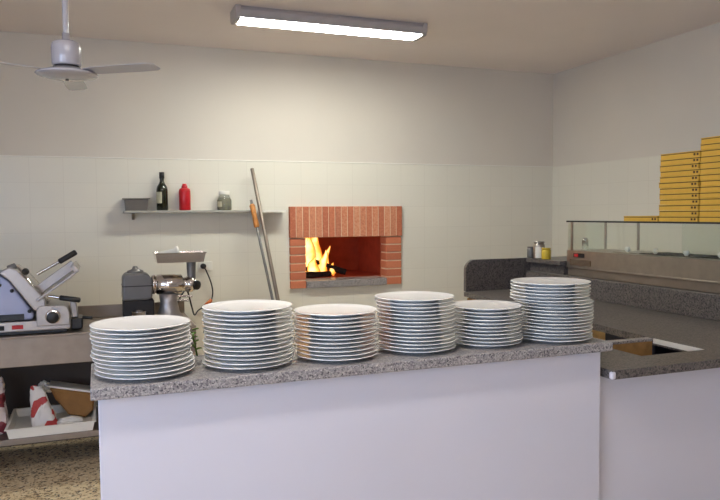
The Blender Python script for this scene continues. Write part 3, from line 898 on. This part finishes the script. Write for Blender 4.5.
# green sprig between the two leftmost stacks
t = thing('herb_sprig', 'green leafy sprig behind the gap between the two leftmost plate stacks', 'herb', (.30, 2.44, CZ))
bm = BM(); add_tube(bm, spline([(.318, 2.468, CZ + .004), (.31, 2.455, CZ + .04), (.302, 2.448, CZ + .085)], 6), .003, 8); obj('stem', bm, M['leaf'], t)
rnd = random.Random(9)
for i in range(9):
    z = CZ + .025 + .009 * i; a = i * 2.3
    bm = BM()
    c = Vector((.31 - .0012 * i, 2.458 - .001 * i, z))
    u = Vector((math.cos(a), math.sin(a), .45)).normalized(); w = u.cross(Vector((0, 0, 1))).normalized(); nn = u.cross(w)
    L, W = .024, .009
    rows = []
    for s, hw in ((0, .1), (.3, .85), (.6, 1), (.85, .55), (1, .05)):
        rows.append([bm.verts.new(c + u * (L * s) + w * (hw * W * q) + nn * (-.004 * abs(q) + .004 * s * s + th)) for th in (0, .0006) for q in (-1, 0, 1)])
    for A, B in zip(rows, rows[1:]):
        for q in (0, 1):
            bm.faces.new((A[q], A[q + 1], B[q + 1], B[q])); bm.faces.new((A[q + 3], B[q + 3], B[q + 4], A[q + 4]))
        bm.faces.new((A[0], B[0], B[3], A[3])); bm.faces.new((A[2], A[5], B[5], B[2]))
    obj('leaf', bm, M['leaf'], t)

# ------------------------------------------------------------------ right prep counter
WZ = .94
t = thing('prep_counter', 'lower white fronted prep counter at the right', 'counter', (2.6, 3.2, 0))
box_obj('front_panel', (1.83, 3.62, 2.19, 2.235, 0, WZ - .0355), M['white'], t, bev=.003)
bm = BM()
add_box(bm, 2.685, 3.2, 3.10, 4.69, 0.08, WZ - .036)
add_box(bm, 2.60, 3.2, 2.235, 3.10, 0.08, .50)
add_box(bm, 3.16, 3.2, 2.235, 3.10, .50, WZ - .036)
add_box(bm, 2.62, 3.2, 2.3, 4.69, 0.0, .08)
obj('carcass', bm, M['wood_dark'], t)
for k, (a, b) in enumerate(((3.105, 3.40), (3.41, 3.82), (3.83, 4.24), (4.25, 4.68))):
    d_ = box_obj('door', (2.662, 2.684, a, b, .10, WZ - .045), M['wood'] if k == 0 else M['wood_dark'], t, bev=.003)
    box_obj('handle', (2.642, 2.6615, a + .15, b - .15, .74, .755), M['steel_dull'], d_, bev=.004)
box_obj('bin_panel', (2.145, 2.492, 2.592, 2.612, .25, WZ - .0155), M['wood_dark'], t, label='brown panel behind the worktop cut-out')
box_obj('bin_side', (2.505, 2.525, 2.236, 2.591, .25, WZ - .10), M['wood_dark'], t)
box_obj('bin_floor', (1.86, 2.50, 2.236, 2.591, .55, .57), M['wood_dark'], t)
box_obj('rear_pedestal', (3.245, 3.62, 2.24, 4.69, 0, 1.083), M['granite_dark'], t)
box_obj('end_post', (1.84, 1.87, 2.236, 2.6, 0, WZ - .0365), M['white'], t)
bm = BM()
add_box(bm, 2.63, 3.0, 2.72, 3.09, .501, .900, bev=.01)
tag(obj('navy_block', bm, M['navy'], None, origin=(2.8, 2.8, .5)), 'dark navy crate in the open bay under the right worktop', 'block')  # solid navy block just below the slab
t = thing('granite_worktop', 'dark granite worktop with a square cut-out on the right prep counter', 'worktop', (2.6, 3.2, WZ - .035))
bm = BM()
xs = [1.837, 2.14, 2.50, 3.212, 3.64]; ys = [2.110, 2.285, 2.588, 2.632, 4.70]
add_cells(bm, xs, ys, lambda i, j: (j == 0 or (i == 2) or (i == 0 and j in (1, 2)) or (i == 1 and j == 9)) and not (i == 3 and j > 0), WZ - .035, WZ)
for v in bm.verts:
    if v.co.y > 4.6 and v.co.x < 2.6: v.co.x = 2.645
obj('slab', bm, M['granite_dark'], t)
box_obj('cross_rail', (2.1405, 2.4995, 2.590, 2.632, WZ - .014, WZ - .001), M['granite'], t, bev=.002, label='thin paler rail across the cut-out')
box_obj('edge_strip', (2.4925, 2.4995, 2.2855, 2.587, WZ - .024, WZ - .001), M['plastic_white'], t, label='white edging inside the cut-out')
box_obj('corner_cap', (1.829, 1.850, 2.103, 2.124, WZ - .034, WZ - .004), M['white'], t, bev=.007, label='pale chipped corner')
box_obj('rear_splash', (3.212, 3.244, 2.286, 4.70, WZ + .0005, 1.084), M['granite_dark'], t, bev=.003)
# end splash with a rounded upper corner
poly = [(3.64, WZ + .0005), (2.664, WZ + .0005), (2.664, 1.10)]
for i in range(9):
    a = PI - PI / 2 * i / 8
    poly.append((2.744 + .08 * math.cos(a), 1.107 + .08 * math.sin(a)))
poly += [(3.64, 1.187)]
bm = BM(); add_prism(bm, poly, 'y', 4.701, 4.735); obj('end_splash', bm, M['granite_dark'], t)
box_obj('corner_ledge', (3.215, 3.62, 4.268, 4.70, 1.155, 1.187), M['granite_dark'], t, bev=.003)
bm = BM(); add_box(bm, 3.25, 3.62, 4.27, 4.70, 1.084, 1.155); obj('ledge_block', bm, M['granite_dark'], t)

# jars on the corner ledge
LZ2 = 1.187
def small_jar(name, x, y, r, h, m, lab, cat, capm=None, labm=None):
    t = thing(name, lab, cat, (x, y, LZ2))
    bm = BM(); add_lathe(bm, [(0, .001), (r * .92, .001), (r, .006), (r, h * .8), (r * .85, h * .88), (r * .7, h * .9), (0, h * .9)], (x, y, LZ2), segs=28); obj('body', bm, m, t)
    bm = BM(); add_lathe(bm, [(0, h * .9), (r * .95, h * .9), (r * .98, h * .92), (r * .98, h * .985), (r * .9, h), (0, h)], (x, y, LZ2), segs=28); obj('lid', bm, capm or m, t)
    if labm: arc_label('label_paper', x, y, LZ2 + h * .05, LZ2 + h * .68, r + .0003, math.radians(195), math.radians(285), labm, t)
small_jar('spice_jar', 3.25, 4.69, .029, .09, M['grey'], 'small dark jar at the left of the corner ledge', 'jar')
small_jar('storage_tin', 3.268, 4.605, .045, .135, M['steel'], 'steel tin with a white label on the corner ledge', 'tin', M['steel'], M['plastic_white'])
small_jar('yellow_tub', 3.26, 4.50, .036, .088, M['yellow'], 'yellow tub beside the steel tin on the corner ledge', 'tub')

# ------------------------------------------------------------------ refrigerated topping unit
UX0, UX1, UY0, UY1 = 3.262, 3.615, 2.30, 4.25
GT = 1.489
t = thing('topping_unit', 'stainless steel topping display with a glass guard on the right counter', 'display unit', (3.44, 3.3, 1.085))
# body with an open well on top
bm = BM()
xs = [UX0, UX0 + .05, UX1 - .05, UX1]; ys = [UY0, UY0 + .03, 3.84, UY1]
add_cells(bm, xs, ys, lambda i, j: not (i == 1 and j == 1), 1.145, 1.271)
add_box(bm, UX0 + .05, UX1 - .05, UY0 + .03, 3.84, 1.146, 1.150)
obj('body', bm, M['steel'], t)
box_obj('lower_band', (UX0 + .006, UX1 - .006, UY0 + .005, UY1 - .005, 1.085, 1.1445), M['steel_dull'], t, bev=.003, label='duller lower band')
box_obj('front_lip', (UX0 - .006, UX0 - .0005, UY0, UY1, 1.143, 1.152), M['steel'], t, bev=.001)
g = box_obj('vent_grille', (UX0 - .004, UX0 - .0005, 3.98, 4.21, 1.165, 1.205), M['print'], t, label='dark vent grille')
bm = BM()
for i in range(4): add_box(bm, UX0 - .0055, UX0 - .0042, 3.985, 4.205, 1.170 + i * .009, 1.1745 + i * .009)
obj('slats', bm, M['steel_dull'], g)
g = box_obj('switch_plate', (UX0 - .004, UX0 - .0005, 4.05, 4.17, 1.222, 1.253), M['black'], t, bev=.001)
box_obj('rocker_switch', (UX0 - .008, UX0 - .0042, 4.115, 4.155, 1.228, 1.248), M['red'], g, bev=.001, label='red switch')
# glass guard
box_obj('front_glass', (UX0 + .004, UX0 + .010, UY0 + .006, UY1 - .006, 1.272, GT - .008), M['pane'], t)
box_obj('end_glass', (UX0 + .0105, UX1 - .02, UY1 - .012, UY1 - .006, 1.272, GT - .008), M['pane'], t)
box_obj('top_glass', (UX0 - .004, UX1, UY0, UY1, GT - .0075, GT - .0005), M['pane'], t)
bm = BM()
add_box(bm, UX0 - .007, UX0 - .0042, UY0, UY1, GT - .011, GT); obj('top_rail', bm, M['dark'], t, label='dark front edge of the glass top')
for x, y in ((UX0 + .016, UY1 - .03), (UX1 - .03, UY1 - .03), (UX1 - .03, 3.88), (UX1 - .03, 3.0), (UX1 - .03, UY0 + .02)):
    box_obj('post', (x, x + .012, y - .008, y + .008, 1.2715, GT - .008), M['steel'], t)
box_obj('back_panel', (UX1 - .012, UX1, UY0, 3.5, 1.2715, GT - .009), M['pane'], t)

# gastronorm pans with lids in the well
pw = .225
for i, lab in enumerate(('lidded steel food pan at the left end of the topping unit', 'second lidded steel food pan from the left in the topping unit', 'third lidded steel food pan from the left in the topping unit',
                         'fourth lidded steel food pan from the left in the topping unit', 'fifth lidded steel food pan from the left in the topping unit', 'lidded steel food pan nearest the camera in the topping unit')):
    y1 = 3.83 - i * .25; y0 = y1 - pw
    if y0 < UY0 + .035: y0 = UY0 + .035
    t2 = thing('food_pan', lab, 'pan', (3.44, (y0 + y1) / 2, 1.151), 'lidded pans in the topping unit')
    bm = BM(); ring = []
    for (e, z) in ((-.012, 1.152), (-.002, 1.270), (.006, 1.2725), (.006, 1.2745), (-.006, 1.2745), (-.016, 1.156)):
        ring.append([bm.verts.new((px, py, z)) for px, py in ((UX0 + .055 - e, y0 - e), (UX1 - .055 + e, y0 - e), (UX1 - .055 + e, y1 + e), (UX0 + .055 - e, y1 + e))])
    for A, B in zip(ring, ring[1:]):
        for k in range(4): bm.faces.new((A[k], A[(k + 1) % 4], B[(k + 1) % 4], B[k]))
    bm.faces.new(ring[0][::-1]); bm.faces.new(ring[-1]); bmesh.ops.recalc_face_normals(bm, faces=bm.faces[:])
    obj('pan_body', bm, M['steel'], t2)
    l_ = box_obj('lid', (UX0 + .057, UX1 - .057, y0 + .002, y1 - .002, 1.2746, 1.2795), M['dark'] if i else M['steel'], t2, bev=.002)
    bm = BM(); add_lathe(bm, [(0, 1.2795), (.01, 1.2795), (.012, 1.286), (.018, 1.291), (.018, 1.308), (.012, 1.314), (0, 1.314)], (3.35, (y0 + y1) / 2, 0)); obj('lid_knob', bm, M['plastic_white'], l_, label='white knob')
t = thing('shaker', 'small steel shaker behind the glass at the left end of the topping unit', 'shaker', (3.40, 4.12, 1.272))
bm = BM(); add_lathe(bm, [(0, .001), (.024, .001), (.026, .005), (.022, .06), (0, .06)], (3.34, 4.14, 1.271)); obj('body', bm, M['jar'], t)
bm = BM(); add_lathe(bm, [(0, .0605), (.023, .0605), (.023, .075), (.014, .092), (0, .094)], (3.34, 4.14, 1.271)); obj('shaker_top', bm, M['chrome'], t)

# ------------------------------------------------------------------ pizza boxes
def box_mesh(W, H):
    bm = BM()
    h = W / 2
    add_box(bm, -h, h, -h, h, 0.0006, H * .71, mi=0)                           # tray
    add_box(bm, -h - .0015, h + .0015, -h - .0015, h + .0015, H * .86, H - .0006, mi=1)   # lid
    add_box(bm, -h + .0006, h - .0006, -h + .0006, h - .0006, H * .70, H * .87, mi=2)  # dark seam
    for s in (0, 1):
        add_box(bm, -h - .0006, -h + .001, -h + .012 + .022 * s, -h + .026 + .022 * s, H * .25, H * .62, mi=2)
    add_box(bm, -h + .02, -h + .04, -h - .0006, -h + .001, H * .25, H * .62, mi=2)
    me = bpy.data.meshes.new('pizza_box'); bm.to_mesh(me); bm.free()
    for m in (M['card'], M['card_lid'], M['print']): me.materials.append(m)
    return me
BH = .0345
me = box_mesh(.296, BH)
first = None
def place_box(x, y, z, lab, grp):
    global first
    o = bpy.data.objects.new('pizza_box', me) if first is None else first.copy()
    first = first or o
    C.objects.link(o)
    o.location = (x, y, z); o.rotation_euler = (0, 0, random.uniform(-.012, .012))
    tag(o, lab, 'pizza box', grp)
bxx = UX0 + .150
for nm, cy, n in (('left pizza box stack', 3.198, 12), ('tall right pizza box stack', 2.895, 14)):
    for k in range(n):
        i = n - 1 - k
        lab = ('topmost yellow box on the ' + nm) if i == 0 else (('bottom yellow box of the ' + nm + ' on the glass') if k == 0 else ORD[i] + ' yellow box from the top of the ' + nm)
        place_box(bxx + random.uniform(-.004, .004), cy + random.uniform(-.003, .003) + (.006 if k < 8 and n == 12 else 0), GT + BH * k, lab, 'pizza boxes on the topping unit')
place_box(bxx, 3.512, GT, 'single yellow pizza box lying on the glass left of the stacks', 'pizza boxes on the topping unit')

# ------------------------------------------------------------------ light
w = bpy.data.worlds.new('world'); bpy.context.scene.world = w
w.use_nodes = True
bg = w.node_tree.nodes['Background']
bg.inputs['Color'].default_value = (0.52, 0.68, 1.0, 1); bg.inputs['Strength'].default_value = 9.0
pl = bpy.data.lights.new('window_daylight', 'AREA'); pl.shape = 'RECTANGLE'
pl.size = WX1 - WX0; pl.size_y = WZ1 - WZ0; pl.cycles.is_portal = True
po = bpy.data.objects.new('window_daylight', pl); C.objects.link(po)
po.location = ((WX0 + WX1) / 2, YF - .15, (WZ0 + WZ1) / 2); po.rotation_euler = (PI / 2, 0, 0)

pl = bpy.data.lights.new('side_window_daylight', 'AREA'); pl.shape = 'RECTANGLE'
pl.size = LY1 - LY0; pl.size_y = LZ1 - LZ0; pl.cycles.is_portal = True
po = bpy.data.objects.new('side_window_daylight', pl); C.objects.link(po)
po.matrix_world = Matrix.Translation((XL - .15, (LY0 + LY1) / 2, (LZ0 + LZ1) / 2)) @ Vector((0, 0, -1)).rotation_difference(Vector((1, 0, 0))).to_matrix().to_4x4() @ Matrix.Rotation(PI / 2, 4, 'Z')

sl = bpy.data.lights.new('added_sun', 'SUN'); sl.energy = 50.0; sl.angle = math.radians(1.0); sl.color = (1.0, 0.97, 0.94)  # added sun: its bounce off the floor brightens the ceiling
so = bpy.data.objects.new('added_sun', sl); C.objects.link(so); so.location = (-1, -8, 8)
so.rotation_euler = (math.radians(38), 0, math.radians(-8))

sc = bpy.context.scene
sc.view_settings.view_transform = 'Standard'
sc.view_settings.look = 'None'
sc.view_settings.gamma = 1.0
sc.view_settings.exposure = 0.0
sc.view_settings.use_curve_mapping = False
